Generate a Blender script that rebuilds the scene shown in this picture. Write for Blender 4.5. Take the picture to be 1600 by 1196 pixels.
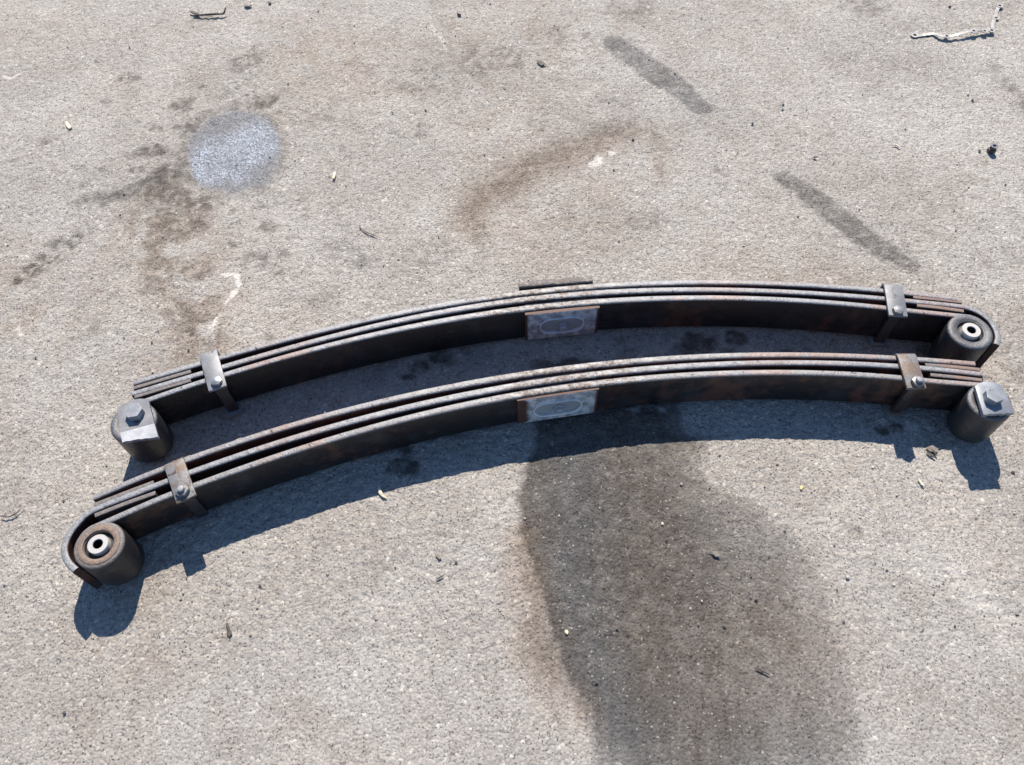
import bpy, bmesh, math, random
import numpy as np
from mathutils import Vector

for o in list(bpy.data.objects):
    bpy.data.objects.remove(o)
S = bpy.context.scene
R = math.radians

# ------------------------------------------------------------------ camera, sky, sun, exposure
CAM_H, TILT, ROLL, FOC = 1.2567, R(57.804), R(-1.763), 1249.3      # metres, radians, photo pixels
cam_data = bpy.data.cameras.new('camera')
cam = bpy.data.objects.new('camera', cam_data)
S.collection.objects.link(cam)
S.camera = cam
cam_data.sensor_width = 36.0
cam_data.lens = 36.0 * FOC / 1600.0
cam_data.clip_start = 0.02
cam_data.clip_end = 200
from mathutils import Matrix
cam.matrix_world = (Matrix.Translation((0, 0, CAM_H)) @ Matrix.Rotation(R(90) - TILT, 4, 'X')
                    @ Matrix.Rotation(ROLL, 4, 'Z'))

SUN_V = Vector((0.030, 0.865, 1.0)).normalized()                    # towards the sun
ELEV = math.asin(SUN_V.z)
AZ = math.atan2(SUN_V.x, SUN_V.y)
W = bpy.data.worlds.new('World')
S.world = W
W.use_nodes = True
nt = W.node_tree
bg = nt.nodes['Background']
sky = nt.nodes.new('ShaderNodeTexSky')
sky.sky_type = 'NISHITA'
sky.sun_disc = False
sky.sun_elevation = ELEV
sky.sun_rotation = AZ
sky.altitude = 200
sky.air_density = 1.0
sky.dust_density = 0.0
sky.ozone_density = 4.0
nt.links.new(sky.outputs[0], bg.inputs[0])
bg.inputs[1].default_value = 0.092
sl = bpy.data.lights.new('sun', 'SUN')
sl.energy = 5.0
sl.angle = R(0.53)
sl.color = (1.0, 0.89, 0.76)
so = bpy.data.objects.new('sun', sl)
S.collection.objects.link(so)
so.location = (0, 2, 5)
so.rotation_euler = (-SUN_V).to_track_quat('-Z', 'Y').to_euler()
S.view_settings.view_transform = 'Standard'
S.view_settings.look = 'None'
S.view_settings.exposure = 0.78
S.view_settings.gamma = 1


# a point of the survey (photo pixel) carried to its real place on the plane z
def at(px, py, z=0.0):
    u, v = (px - 800) / FOC, (py - 598) / FOC
    c, s = math.cos(ROLL), math.sin(ROLL)
    u, v = c * u + s * v, -s * u + c * v
    dx, dy, dz = u, math.cos(TILT) - v * math.sin(TILT), -math.sin(TILT) - v * math.cos(TILT)
    t = (CAM_H - z) / (-dz)
    return Vector((dx * t, dy * t, z))


# ------------------------------------------------------------------ node helpers
class NT:
    def __init__(self, name):
        self.m = bpy.data.materials.new(name)
        self.m.use_nodes = True
        self.t = self.m.node_tree
        self.b = self.t.nodes['Principled BSDF']
        self.co = self.t.nodes.new('ShaderNodeTexCoord').outputs['Object']

    def n(self, kind, **kw):
        x = self.t.nodes.new(kind)
        for k, v in kw.items():
            setattr(x, k, v)
        return x

    def L(self, a, b):
        self.t.links.new(a, b)

    def put(self, sock, v):
        if hasattr(v, 'is_output') or isinstance(v, bpy.types.NodeSocket):
            self.L(v, sock)
        else:
            if isinstance(v, (tuple, list)) and len(v) == 3 and sock.type == 'RGBA':
                v = (*v, 1)
            sock.default_value = v

    def noise(self, scale, detail=4, rough=0.55, dist=0.0, vec=None, color=False):
        x = self.n('ShaderNodeTexNoise')
        x.inputs['Scale'].default_value = scale
        x.inputs['Detail'].default_value = detail
        x.inputs['Roughness'].default_value = rough
        x.inputs['Distortion'].default_value = dist
        self.L(vec or self.co, x.inputs['Vector'])
        return x.outputs['Color' if color else 'Fac']

    def voro(self, scale, out='Distance', feature='F1', rnd=1.0, vec=None):
        x = self.n('ShaderNodeTexVoronoi', feature=feature)
        x.inputs['Scale'].default_value = scale
        x.inputs['Randomness'].default_value = rnd
        self.L(vec or self.co, x.inputs['Vector'])
        return x.outputs[out]

    def math(self, op, a, b=0.0, c=None, clamp=False):
        x = self.n('ShaderNodeMath', operation=op, use_clamp=clamp)
        self.put(x.inputs[0], a)
        self.put(x.inputs[1], b)
        if c is not None:
            self.put(x.inputs[2], c)
        return x.outputs[0]

    def ramp(self, fac, lo, hi, a=0.0, b=1.0):
        x = self.n('ShaderNodeMapRange', interpolation_type='SMOOTHSTEP')
        self.put(x.inputs[0], fac)
        for i, v in enumerate((lo, hi, a, b)):
            x.inputs[i + 1].default_value = v
        return x.outputs[0]

    def mix(self, fac, a, b, mode='MIX'):
        x = self.n('ShaderNodeMix', data_type='RGBA', blend_type=mode)
        self.put(x.inputs[0], fac)
        self.put(x.inputs[6], a)
        self.put(x.inputs[7], b)
        return x.outputs[2]

    def attr(self, name):
        return self.n('ShaderNodeAttribute', attribute_name=name).outputs['Fac']

    def nz(self):
        g = self.n('ShaderNodeNewGeometry')
        s = self.n('ShaderNodeSeparateXYZ')
        self.L(g.outputs['True Normal'], s.inputs[0])
        return s.outputs['Z']

    def stretch(self, sc):
        x = self.n('ShaderNodeMapping')
        self.L(self.co, x.inputs[0])
        x.inputs['Scale'].default_value = sc
        return x.outputs[0]

    def bump(self, h, strength, dist):
        x = self.n('ShaderNodeBump')
        x.inputs['Strength'].default_value = strength
        x.inputs['Distance'].default_value = dist
        self.put(x.inputs['Height'], h)
        self.L(x.outputs[0], self.b.inputs['Normal'])

    def done(self, color=None, rough=None, metal=None, spec=None, coat=None, coat_rough=None):
        for k, v in (('Base Color', color), ('Roughness', rough), ('Metallic', metal),
                     ('Specular IOR Level', spec), ('Coat Weight', coat), ('Coat Roughness', coat_rough)):
            if v is not None:
                self.put(self.b.inputs[k], v)
        return self.m


def make_steel(name, paint=(.0060, .0068, .0100), edge=(.150, .158, .175), rust=(.085, .036, .022), rust_amt=.5,
               edge_amt=1.0, rough=.36, edge_met=.1, flake=.585, tint=.40):
    k = NT(name)
    nz = k.nz()
    up = k.ramp(nz, .35, .8)
    fine = k.noise(240, 5, .65)
    mid = k.noise(38, 5, .6)
    big = k.noise(5.5, 3, .5)
    along = k.noise(1.0, 4, .6, vec=k.stretch((9, 9, 60)))
    # faces: black paint, rubbed brownish in places
    rmask = k.math('MULTIPLY', k.ramp(k.math('ADD', mid, k.math('MULTIPLY', big, .8)), 1.10 - rust_amt * .25, 1.26 - rust_amt * .15), .85)
    c = k.mix(rmask, paint, rust)
    c = k.mix(k.math('MULTIPLY', k.ramp(k.noise(14, 6, .7), .50, .62), .6), c, (.030, .031, .037))
    c = k.mix(k.math('MULTIPLY', k.ramp(k.noise(1.0, 6, .75, vec=k.stretch((18, 18, 70))), .57, .70), .5), c, (.075, .068, .064))
    # upward edges: paint worn to grey metal, dusty, flaking
    worn = k.math('MULTIPLY', up, edge_amt, clamp=True)
    ec = k.mix(k.ramp(fine, .35, .7), edge, tuple(x * 1.7 for x in edge))
    ec = k.mix(k.math('MULTIPLY', k.ramp(mid, .52, .68), .5), ec, (.115, .105, .10))
    ec = k.mix(k.math('MULTIPLY', k.ramp(k.noise(4.5, 5, .65), .53, .61), tint), ec, (.24, .125, .082))
    sx = k.n('ShaderNodeSeparateXYZ')
    k.L(k.co, sx.inputs[0])
    seat_x = k.ramp(k.math('ABSOLUTE', sx.outputs['X']), .07, .16, 1, 0)
    ec = k.mix(k.math('MULTIPLY', seat_x, k.ramp(k.noise(130, 6, .75), .44, .56)), ec, (.085, .062, .050))
    mid_x = k.ramp(k.math('ABSOLUTE', sx.outputs['X']), .12, .55, 1, 0)
    peel = k.math('MULTIPLY', mid_x, k.ramp(k.noise(1, 6, .75, vec=k.stretch((38, 110, 110))), .50, .62))
    ec = k.mix(k.math('MULTIPLY', peel, .7), ec, (.34, .345, .35))
    ec = k.mix(k.ramp(k.noise(120, 6, .75), flake, flake + .05), ec, (.012, .012, .014))
    c = k.mix(worn, c, ec)
    rg = k.math('ADD', k.math('MULTIPLY', fine, .25), k.math('ADD', rough - .1, k.math('MULTIPLY', up, .10)))
    k.bump(k.math('ADD', k.math('MULTIPLY', mid, 1.0), k.math('MULTIPLY', fine, .7)), 1.0, .0017)
    return k.done(c, rg, k.math('MULTIPLY', worn, edge_met), .5)


M = {}
M['leaf'] = make_steel('worn_black_spring_steel')
M['leaf_red'] = make_steel('red_brown_rusted_spring_steel', paint=(.055, .022, .018), rust_amt=1.0, rust=(.15, .055, .035), edge=(.148, .150, .158))
M['leaf_brown'] = make_steel('brown_black_spring_steel', paint=(.03, .014, .013), rust_amt=.7, rust=(.10, .036, .026), edge=(.148, .156, .172), tint=.2)
M['leaf_rusty'] = make_steel('rusty_black_spring_steel', paint=(.0075, .007, .0085), rust_amt=.8, rust=(.080, .036, .025), edge=(.145, .148, .158))
M['eye_rust'] = make_steel('rusty_eye_steel', edge=(.135, .100, .080), rust_amt=.5, edge_met=.1, flake=.60, rough=.55)
M['eye_grey'] = make_steel('grey_eye_steel', paint=(.022, .023, .027), edge=(.075, .080, .090), rust_amt=.1, edge_met=.2, flake=.75, rough=.36, tint=.05)
M['eye_worn'] = make_steel('worn_eye_steel', paint=(.014, .013, .015), rust=(.04, .026, .02), edge=(.105, .098, .096), rust_amt=.5, edge_met=.1, flake=.62, rough=.48, tint=.5)
M['spacer'] = make_steel('rubbed_spacer_steel', paint=(.022, .021, .023), rust=(.06, .035, .027), rust_amt=.7)
M['pad'] = make_steel('dusty_pad', edge=(.105, .096, .094), paint=(.03, .027, .026), rust_amt=.4, edge_met=.0, flake=.66, rough=.6)

k = NT('grey_bare_plate')                     # freshly ground clip and hanger plates
f1, f2 = k.noise(90, 5, .6), k.noise(22, 4, .6)
c = k.mix(k.ramp(f2, .35, .65), (.13, .14, .16), (.20, .21, .23))
c = k.mix(k.ramp(k.noise(55, 6, .7), .60, .68), c, (.05, .035, .03))
k.bump(k.math('ADD', f1, f2), .35, .001)
M['plate'] = k.done(c, k.math('ADD', k.math('MULTIPLY', f1, .25), .42), .2, .5)
k = NT('pale_steel')
f1, f2 = k.noise(160, 5, .6), k.noise(30, 4, .6)
k.bump(f1, .4, .0008)
M['plate_light'] = k.done(k.mix(k.ramp(f2, .35, .65), (.30, .32, .35), (.44, .46, .49)), .5, .15, .5)

k = NT('rusted_plate')
f1, f2 = k.noise(110, 6, .65), k.noise(30, 5, .6)
c = k.mix(k.ramp(f2, .46, .60), (.145, .150, .160), (.125, .092, .074))
c = k.mix(k.ramp(k.noise(70, 5, .7), .57, .63), c, (.045, .028, .022))
k.bump(k.math('ADD', f1, f2), .7, .0015)
M['plate_rust'] = k.done(c, .55, .15, .5)

M['backpad'] = make_steel('grey_back_plate', edge=(.066, .068, .072), paint=(.03, .027, .026), rust_amt=.4, edge_met=.0, flake=.75, rough=.5)
k = NT('blueish_plate_steel')
f1, f2 = k.noise(130, 5, .65), k.noise(24, 5, .6)
k.bump(k.math('ADD', f1, f2), .45, .001)
M['plate_mid'] = k.done(k.mix(k.ramp(k.noise(80, 6, .75), .62, .68), k.mix(k.ramp(f2, .38, .62), (.165, .185, .215), (.27, .29, .325)), (.06, .045, .04)), .45, .2, .5)
k = NT('galvanised_bolt')
f1 = k.noise(200, 4, .6)
k.bump(f1, .3, .0006)
M['bolt'] = k.done(k.mix(f1, (.25, .26, .28), (.45, .46, .48)), .35, .7, .5)
k = NT('dark_bolt')
f1 = k.noise(150, 5, .6)
k.bump(f1, .5, .0008)
M['bolt_dark'] = k.done(k.mix(k.ramp(k.noise(60, 4), .45, .6), (.12, .125, .14), (.18, .13, .105)), .42, .4, .5)
k = NT('zinc_sleeve')
f1 = k.noise(140, 4, .6)
k.bump(f1, .15, .0004)
M['sleeve'] = k.done(k.mix(f1, (.40, .395, .38), (.52, .51, .49)), .38, .25, .5)
k = NT('black_rubber')
M['rubber'] = k.done(k.mix(k.noise(80), (.008, .008, .009), (.02, .02, .022)), .6, 0, .4)
k = NT('black_void')
M['bore'] = k.done((.012, .013, .015), .8, 0, .2)

k = NT('weathered_pad_face')                  # centre seat with zinc bloom and rusty rim
f1, f2 = k.noise(60, 6, .7), k.noise(14, 4, .6)
c = k.mix(k.ramp(f1, .42, .60), (.24, .26, .29), (.52, .55, .59))
c = k.mix(k.math('MULTIPLY', k.attr('ring'), .8), c, (.72, .74, .76))
c = k.mix(k.ramp(k.attr('rim'), .25, .8), c, k.mix(f1, (.10, .048, .036), (.04, .020, .018)))
k.bump(f1, .6, .0015)
M['seat'] = k.done(c, .6, .1, .4)
k = NT('smooth_pad_floor')
f1 = k.noise(45, 4, .6)
M['seat_floor'] = k.done(k.mix(f1, (.30, .33, .37), (.42, .45, .49)), .45, .3, .5)


def simple(name, a, b, scale, rough=.7, metal=0.0, bump=.4):
    k = NT(name)
    f = k.noise(scale, 5, .6)
    k.bump(f, bump, .001)
    return k.done(k.mix(k.ramp(f, .35, .65), a, b), rough, metal, .5)


M['gasket'] = simple('gasket_metal', (.23, .23, .23), (.36, .36, .355), 120, .5, .2)
M['dark_scrap'] = simple('dark_scrap', (.02, .017, .02), (.06, .045, .045), 150, .55)
M['tan_chip'] = simple('tan_chip', (.45, .38, .28), (.68, .62, .50), 200, .8)
M['yellow_chip'] = simple('yellow_chip', (.45, .39, .14), (.58, .52, .24), 200, .6)
M['pale_stone'] = simple('pale_stone', (.30, .30, .30), (.48, .47, .45), 220, .8)
M['dark_stone'] = simple('dark_stone', (.035, .035, .04), (.09, .09, .10), 220, .7)
M['leaf_dry'] = simple('dry_leaf', (.13, .115, .10), (.22, .20, .175), 160, .75)
M['dead_leaf_dark'] = simple('dark_dry_leaf', (.035, .032, .028), (.10, .09, .075), 160, .75)
M['nut_steel'] = simple('nut_steel', (.10, .105, .12), (.22, .23, .25), 200, .4, .5)

# ------------------------------------------------------------------ object helpers
COL = S.collection


def empty(name, loc, label, cat, group=None):
    o = bpy.data.objects.new(name, None)
    COL.objects.link(o)
    o.location = loc
    o.empty_display_size = .05
    o['label'] = label
    o['category'] = cat
    if group:
        o['group'] = group
    o['_base'] = list(loc)
    return o


def root_loc(p):
    loc = Vector((0, 0, 0))
    while p is not None:
        loc += Vector(p.location)
        p = p.parent
    return loc


def mesh(name, V, F, mat, parent=None, loc=None, smooth=True, autos=None, bevel=0.0, label=None):
    """world-space vertices -> one mesh object whose local origin is its thing's base"""
    base = root_loc(parent) if parent is not None else Vector(loc if loc is not None else (0, 0, 0))
    me = bpy.data.meshes.new(name)
    me.from_pydata([tuple(Vector(v) - base) for v in V], [], F)
    me.materials.append(M[mat])
    bm = bmesh.new()
    bm.from_mesh(me)
    bmesh.ops.remove_doubles(bm, verts=bm.verts, dist=1e-6)
    bmesh.ops.recalc_face_normals(bm, faces=bm.faces)
    if bevel:
        ed = [e for e in bm.edges if len(e.link_faces) == 2 and e.calc_face_angle(0) > R(35)]
        bmesh.ops.bevel(bm, geom=ed, offset=bevel, segments=2, affect='EDGES', profile=.5, clamp_overlap=True)
    for f in bm.faces:
        f.smooth = smooth
    if smooth:
        for e in bm.edges:
            if len(e.link_faces) == 2 and e.calc_face_angle(0) > R(autos or 38):
                e.smooth = False
    bm.to_mesh(me)
    bm.free()
    o = bpy.data.objects.new(name, me)
    COL.objects.link(o)
    if parent is not None:
        o.parent = parent
    else:
        o.location = base
    if label:
        o['label'] = label
    return o


def tag(o, label, cat, group=None):
    o['label'] = label
    o['category'] = cat
    if group:
        o['group'] = group
    return o


def catmull(P, n):
    P = [Vector(p) for p in P]
    P = [P[0] * 2 - P[1]] + P + [P[-1] * 2 - P[-2]]
    out = []
    for i in range(1, len(P) - 2):
        a, b, c, d = P[i - 1:i + 3]
        for j in range(n):
            t = j / n
            out.append(.5 * ((2 * b) + (c - a) * t + (2 * a - 5 * b + 4 * c - d) * t * t + (3 * b - a - 3 * c + d) * t ** 3))
    out.append(P[-2])
    return out


def resample(P, step):
    P = [Vector(p) for p in P]
    d = [0]
    for a, b in zip(P, P[1:]):
        d.append(d[-1] + (b - a).length)
    n = max(2, int(d[-1] / step))
    out, j = [], 0
    for i in range(n + 1):
        s = d[-1] * i / n
        while j < len(d) - 2 and d[j + 1] < s:
            j += 1
        t = (s - d[j]) / max(1e-9, d[j + 1] - d[j])
        out.append(P[j].lerp(P[j + 1], t))
    return out


def strip(path, thick, z0, z1, edge=.62, n_edge=5):
    """flat bar standing on its edge: path in xy, thick = function of the path point, rounded long edges"""
    path = [Vector((p[0], p[1], 0)) for p in path]
    V, F = [], []
    N = len(path)
    sec = None
    for i, p in enumerate(path):
        a, b = path[max(0, i - 1)], path[min(N - 1, i + 1)]
        t = (b - a).normalized()
        nrm = Vector((-t.y, t.x, 0))
        th = thick(i / (N - 1), p) if callable(thick) else thick
        h = th / 2
        r = h * edge
        ring = []
        for cx, cz, a0 in ((h - r, z1 - r, 0), (-(h - r), z1 - r, 90), (-(h - r), z0 + r, 180), (h - r, z0 + r, 270)):
            for j in range(n_edge):
                an = R(a0 + 90 * j / (n_edge - 1))
                ring.append((cx + r * math.cos(an), cz + r * math.sin(an)))
        sec = len(ring)
        for x, z in ring:
            V.append(p + nrm * x + Vector((0, 0, z)))
    for i in range(N - 1):
        for j in range(sec):
            k2 = (j + 1) % sec
            F.append((i * sec + j, i * sec + k2, (i + 1) * sec + k2, (i + 1) * sec + j))
    F.append(tuple(range(sec)))
    F.append(tuple((N - 1) * sec + j for j in range(sec)))
    return V, F


def lathe(c, prof, n=48):
    """prof: (radius, z) closed loop or open with r=0 ends, about a vertical axis through c"""
    V, F = [], []
    m = len(prof)
    for i in range(n):
        a = 2 * math.pi * i / n
        for r, z in prof:
            V.append((c[0] + r * math.cos(a), c[1] + r * math.sin(a), z))
    for i in range(n):
        k2 = (i + 1) % n
        for j in range(m - 1):
            F.append((i * m + j, k2 * m + j, k2 * m + j + 1, i * m + j + 1))
    return V, F


def prism(poly, z0, z1):
    n = len(poly)
    V = [(p[0], p[1], z0) for p in poly] + [(p[0], p[1], z1) for p in poly]
    F = [tuple(range(n))[::-1], tuple(range(n, 2 * n))] + [(i, (i + 1) % n, n + (i + 1) % n, n + i) for i in range(n)]
    return V, F


def join(*parts):
    V, F = [], []
    for v, f in parts:
        o = len(V)
        V += list(v)
        F += [tuple(i + o for i in q) for q in f]
    return V, F


def hexagon(c, r, rot):
    return [(c[0] + r * math.cos(rot + i * math.pi / 3), c[1] + r * math.sin(rot + i * math.pi / 3)) for i in range(6)]


# ------------------------------------------------------------------ the ground
def lattice(x, y, scale, seed):
    rng = np.random.RandomState(seed)
    T = rng.rand(512, 512).astype(np.float32)
    X, Y = x / scale + 1000.37, y / scale + 1000.61
    xi, yi = np.floor(X).astype(np.int64), np.floor(Y).astype(np.int64)
    fx, fy = X - xi, Y - yi
    fx, fy = fx * fx * (3 - 2 * fx), fy * fy * (3 - 2 * fy)
    g = lambda i, j: T[(xi + i) % 512, (yi + j) % 512]
    return (g(0, 0) * (1 - fx) + g(1, 0) * fx) * (1 - fy) + (g(0, 1) * (1 - fx) + g(1, 1) * fx) * fy


def fbm(x, y, scale, seed, n=4):
    s, a, tot = 0, 1.0, 0
    for i in range(n):
        # every octave turned so the lattice never shows
        an = .7 + i * 1.1
        s = s + a * lattice(x * math.cos(an) - y * math.sin(an), x * math.sin(an) + y * math.cos(an), scale / 2 ** i, seed + i)
        tot += a
        a *= .55
    return s / tot


def rows(a, b, f):
    out = [a]
    while out[-1] < b:
        out.append(out[-1] + f(out[-1]))
    return out


xs_in = np.arange(-2.06, 2.06, .0033)
grow = []
g, v = .006, 2.06
while v < 9:
    v += g
    g *= 1.35
    grow.append(v)
xs = np.concatenate([-np.array(grow[::-1]), xs_in, np.array(grow)])
ys_in = np.array(rows(.30, 3.1, lambda y: .0024 + .0011 * (y - .3)))
gy, v, g = [], ys_in[-1], .008
while v < 12:
    v += g
    g *= 1.35
    gy.append(v)
gn, v, g = [], ys_in[0], .006
while v > -6:
    v -= g
    g *= 1.35
    gn.append(v)
ys = np.concatenate([np.array(gn[::-1]), ys_in, np.array(gy)])
GX, GY = np.meshgrid(xs, ys)
GX, GY = GX.ravel(), GY.ravel()
inside = (np.abs(GX) < 2.07) & (GY > .29) & (GY < 3.12)
fade = inside.astype(np.float32)
rid = lambda sc, sd: 1 - np.abs(2 * fbm(GX, GY, sc, sd, 2) - 1)
h = (fbm(GX, GY, .30, 11, 3) - .5) * .003 + (fbm(GX, GY, .04, 21, 2) - .5) * .0016
st = fbm(GX, GY, .0085, 31, 2)
h = h + (np.clip(st, .32, .66) - .5) * .0036 * fade + (fbm(GX, GY, .0062, 41, 1) - .5) * .0013 * fade
h = h - .0012


def inbox(cx0, cx1, cy0, cy1):
    return np.nonzero((GX > cx0) & (GX < cx1) & (GY > cy0) & (GY < cy1))[0]


WARP_X = (fbm(GX, GY, .09, 51, 4) - .5)
WARP_Y = (fbm(GX, GY, .09, 61, 4) - .5)
FW_X = (fbm(GX, GY, .016, 55, 3) - .5) * .016
FW_Y = (fbm(GX, GY, .016, 65, 3) - .5) * .016
GR1 = fbm(GX, GY, .014, 71, 3)
GR2 = fbm(GX, GY, .045, 81, 3)


def poly_mask(pts, soft, warp=.03):
    P = [at(*p) for p in pts]
    x0, x1 = min(p.x for p in P) - .15, max(p.x for p in P) + .15
    y0, y1 = min(p.y for p in P) - .15, max(p.y for p in P) + .15
    I = inbox(x0, x1, y0, y1)
    X, Y = GX[I] + WARP_X[I] * warp * 2 + FW_X[I], GY[I] + WARP_Y[I] * warp * 2 + FW_Y[I]
    d = np.full(len(I), 1e9)
    ins = np.zeros(len(I), bool)
    for a, b in zip(P, P[1:] + P[:1]):
        ex, ey = b.x - a.x, b.y - a.y
        t = np.clip(((X - a.x) * ex + (Y - a.y) * ey) / (ex * ex + ey * ey + 1e-12), 0, 1)
        d = np.minimum(d, np.hypot(X - a.x - t * ex, Y - a.y - t * ey))
        cr = ((a.y > Y) != (b.y > Y)) & (X < (b.x - a.x) * (Y - a.y) / ((b.y - a.y) + 1e-12) + a.x)
        ins ^= cr
    sd = np.where(ins, d, -d)
    return I, np.clip(sd / soft + .5, 0, 1)


def stroke_mask(pts, width_px, soft, warp=.02):
    """pts: (px, py[, width scale]) centre line, width in photo pixels at that place"""
    P = [at(p[0], p[1]) for p in pts]
    Wd = []
    for p in pts:
        s = p[2] if len(p) > 2 else 1
        Wd.append((at(p[0] + width_px * s / 2, p[1]) - at(p[0] - width_px * s / 2, p[1])).length / 2)
    pad = max(Wd) + soft + .08
    I = inbox(min(p.x for p in P) - pad, max(p.x for p in P) + pad, min(p.y for p in P) - pad, max(p.y for p in P) + pad)
    X, Y = GX[I] + WARP_X[I] * warp * 2 + FW_X[I], GY[I] + WARP_Y[I] * warp * 2 + FW_Y[I]
    m = np.full(len(I), -1e9)
    for a, b, wa, wb in zip(P, P[1:], Wd, Wd[1:]):
        ex, ey = b.x - a.x, b.y - a.y
        t = np.clip(((X - a.x) * ex + (Y - a.y) * ey) / (ex * ex + ey * ey + 1e-12), 0, 1)
        m = np.maximum(m, wa + (wb - wa) * t - np.hypot(X - a.x - t * ex, Y - a.y - t * ey))
    return I, np.clip(m / soft + .5, 0, 1)


LAY = {n: np.zeros(len(GX), np.float32) for n in ('stain', 'brown', 'wet', 'chalk', 'pink', 'cool', 'glint_core')}


def lay(name, IM, amt=1.0, mottle=0.0, grain=0.0, fine=0.0):
    I, m = IM
    m = m * amt
    if mottle:
        m = m * np.clip((GR2[I] - .5) * 11 * mottle + 1 - mottle * .45, 0, 1.15)
    if grain:
        m = m * np.clip((GR1[I] - .5) * 8 * grain + 1 - grain * .4, 0, 1.15)
    LAY[name][I] = np.maximum(LAY[name][I], m)


def blob(px, py, r, soft=.03, warp=.03):
    return stroke_mask([(px - r * .3, py), (px + r * .3, py)], r * 1.5, soft, warp)


# the big oil stain in front of the springs
OIL = poly_mask([(842, 560), (838, 700), (814, 742), (803, 770), (808, 830), (822, 880), (850, 950), (872, 1030), (905, 1105),
                 (936, 1210), (1060, 1260), (1340, 1230), (1330, 1120), (1332, 1050), (1312, 990), (1288, 915), (1245, 850),
                 (1190, 800), (1120, 760), (1092, 715), (1068, 675), (1040, 560)], .014, .020)
OILD = np.zeros(len(GX))
OI, OM = poly_mask([(600, 500), (600, 1300), (1180, 1300), (1190, 1150), (1165, 1000), (1160, 880), (1115, 790), (1090, 720), (1100, 500)], .22, .05)
OILD[OI] = OM
soft_right = np.zeros(len(GX))
OI, OM = poly_mask([(500, 400), (500, 1400), (1350, 1400), (1330, 1200), (1300, 1050), (1275, 930), (1220, 850), (1130, 780), (1065, 690), (1050, 400)], .12, .04)
soft_right[OI] = OM
LAY['stain'][OIL[0]] = np.maximum(LAY['stain'][OIL[0]], OIL[1] * (.18 + .38 * soft_right[OIL[0]] + .40 * OILD[OIL[0]]) * (1 + (GR1[OIL[0]] - .5) * .5))
lay('stain', stroke_mask([(905, 860, .8), (915, 980), (960, 1100), (1010, 1200)], 85, .08, .04), .97, 0, .08)
lay('cool', stroke_mask([(890, 700), (900, 860), (900, 980), (950, 1100), (1000, 1200)], 90, .10, .04), .9)
lay('cool', stroke_mask([(1180, 1190), (1320, 1180)], 70, .08, .04), .8)
lay('stain', stroke_mask([(818, 840, .7), (838, 930), (852, 1010), (880, 1080), (915, 1120)], 52, .03, .03), .42, 0, .2)
lay('brown', stroke_mask([(812, 850), (832, 930), (842, 1010), (868, 1080), (905, 1120)], 62, .05, .03), 1.0)
lay('brown', poly_mask([(1060, 960), (1130, 900), (1290, 900), (1320, 1010), (1290, 1180), (1120, 1180)], .12, .06), .3, .2)
lay('stain', poly_mask([(1072, 975), (1100, 972), (1112, 1000), (1118, 1050), (1085, 1060), (1066, 1020)], .02, .02), .95, .6, 1)
# skid marks
lay('stain', stroke_mask([(958, 66, .8), (1000, 95), (1050, 130), (1098, 168, .7)], 44, .012, .006), .66, 0, .15)
lay('stain', stroke_mask([(1226, 278, .8), (1290, 325), (1350, 370), (1425, 418, .6)], 44, .012, .006), .66, 0, .15)
lay('cool', stroke_mask([(958, 66), (1050, 130), (1098, 168)], 44, .03, .01), .7)
lay('cool', stroke_mask([(1226, 278), (1350, 370), (1420, 415)], 40, .03, .01), .4)
lay('stain', stroke_mask([(1555, 105, .5), (1585, 140), (1625, 185)], 30, .03, .02), .45, .3, .4)
lay('stain', stroke_mask([(1572, 550, .6), (1600, 570), (1640, 600)], 60, .03, .02), .6, .2, .4)
# the puddle and the damp round it
PUD = [(298, 212), (330, 184), (370, 172), (412, 180), (432, 200), (436, 236), (439, 262), (412, 292), (372, 304), (330, 296), (300, 272), (290, 240)]
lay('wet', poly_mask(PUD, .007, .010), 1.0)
lay('stain', poly_mask(PUD, .009, .010), 1.0)
lay('stain', poly_mask([(285, 212), (322, 176), (370, 164), (420, 173), (442, 196), (447, 240), (448, 266), (418, 300), (374, 313), (324, 305), (290, 280), (276, 240)], .02, .02), .5, .1, .3)
lay('cool', poly_mask(PUD, .04, .012), 1.0)
lay('glint_core', stroke_mask([(325, 262, .8), (370, 245), (405, 220, .9)], 108, .05, .03), 1.0)  # band where the painted glint on the water is strongest
lay('stain', stroke_mask([(120, 322, .3), (190, 302, .6), (245, 280, 1.2), (300, 250, 1.2)], 44, .03, .025), .78, .12, .3)
lay('cool', stroke_mask([(180, 305), (245, 280), (290, 265)], 30, .04, .02), .6)
lay('stain', stroke_mask([(205, 238, .6), (235, 230), (268, 242, .6)], 26, .012, .02), .7, .2, .4)
lay('stain', stroke_mask([(235, 300), (290, 318), (320, 322, .6)], 64, .03, .03), .62, .3, .4)
lay('stain', stroke_mask([(225, 340, .8), (290, 355), (310, 350, .6)], 50, .03, .03), .55, .4, .4)
for a in [(275, 175, 24), (285, 205, 22), (402, 158, 28), (305, 133, 10), (235, 400, 0)]:
    if a[2]:
        lay('stain', blob(a[0], a[1], a[2], .012), .62, .3, .5)
lay('stain', stroke_mask([(20, 440, .6), (70, 395), (125, 368, .7)], 46, .025, .03), .7, .3, .5)
lay('stain', stroke_mask([(420, 60, .5), (385, 105), (345, 145, .8)], 44, .03, .03), .5, .4, .5)
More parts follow.
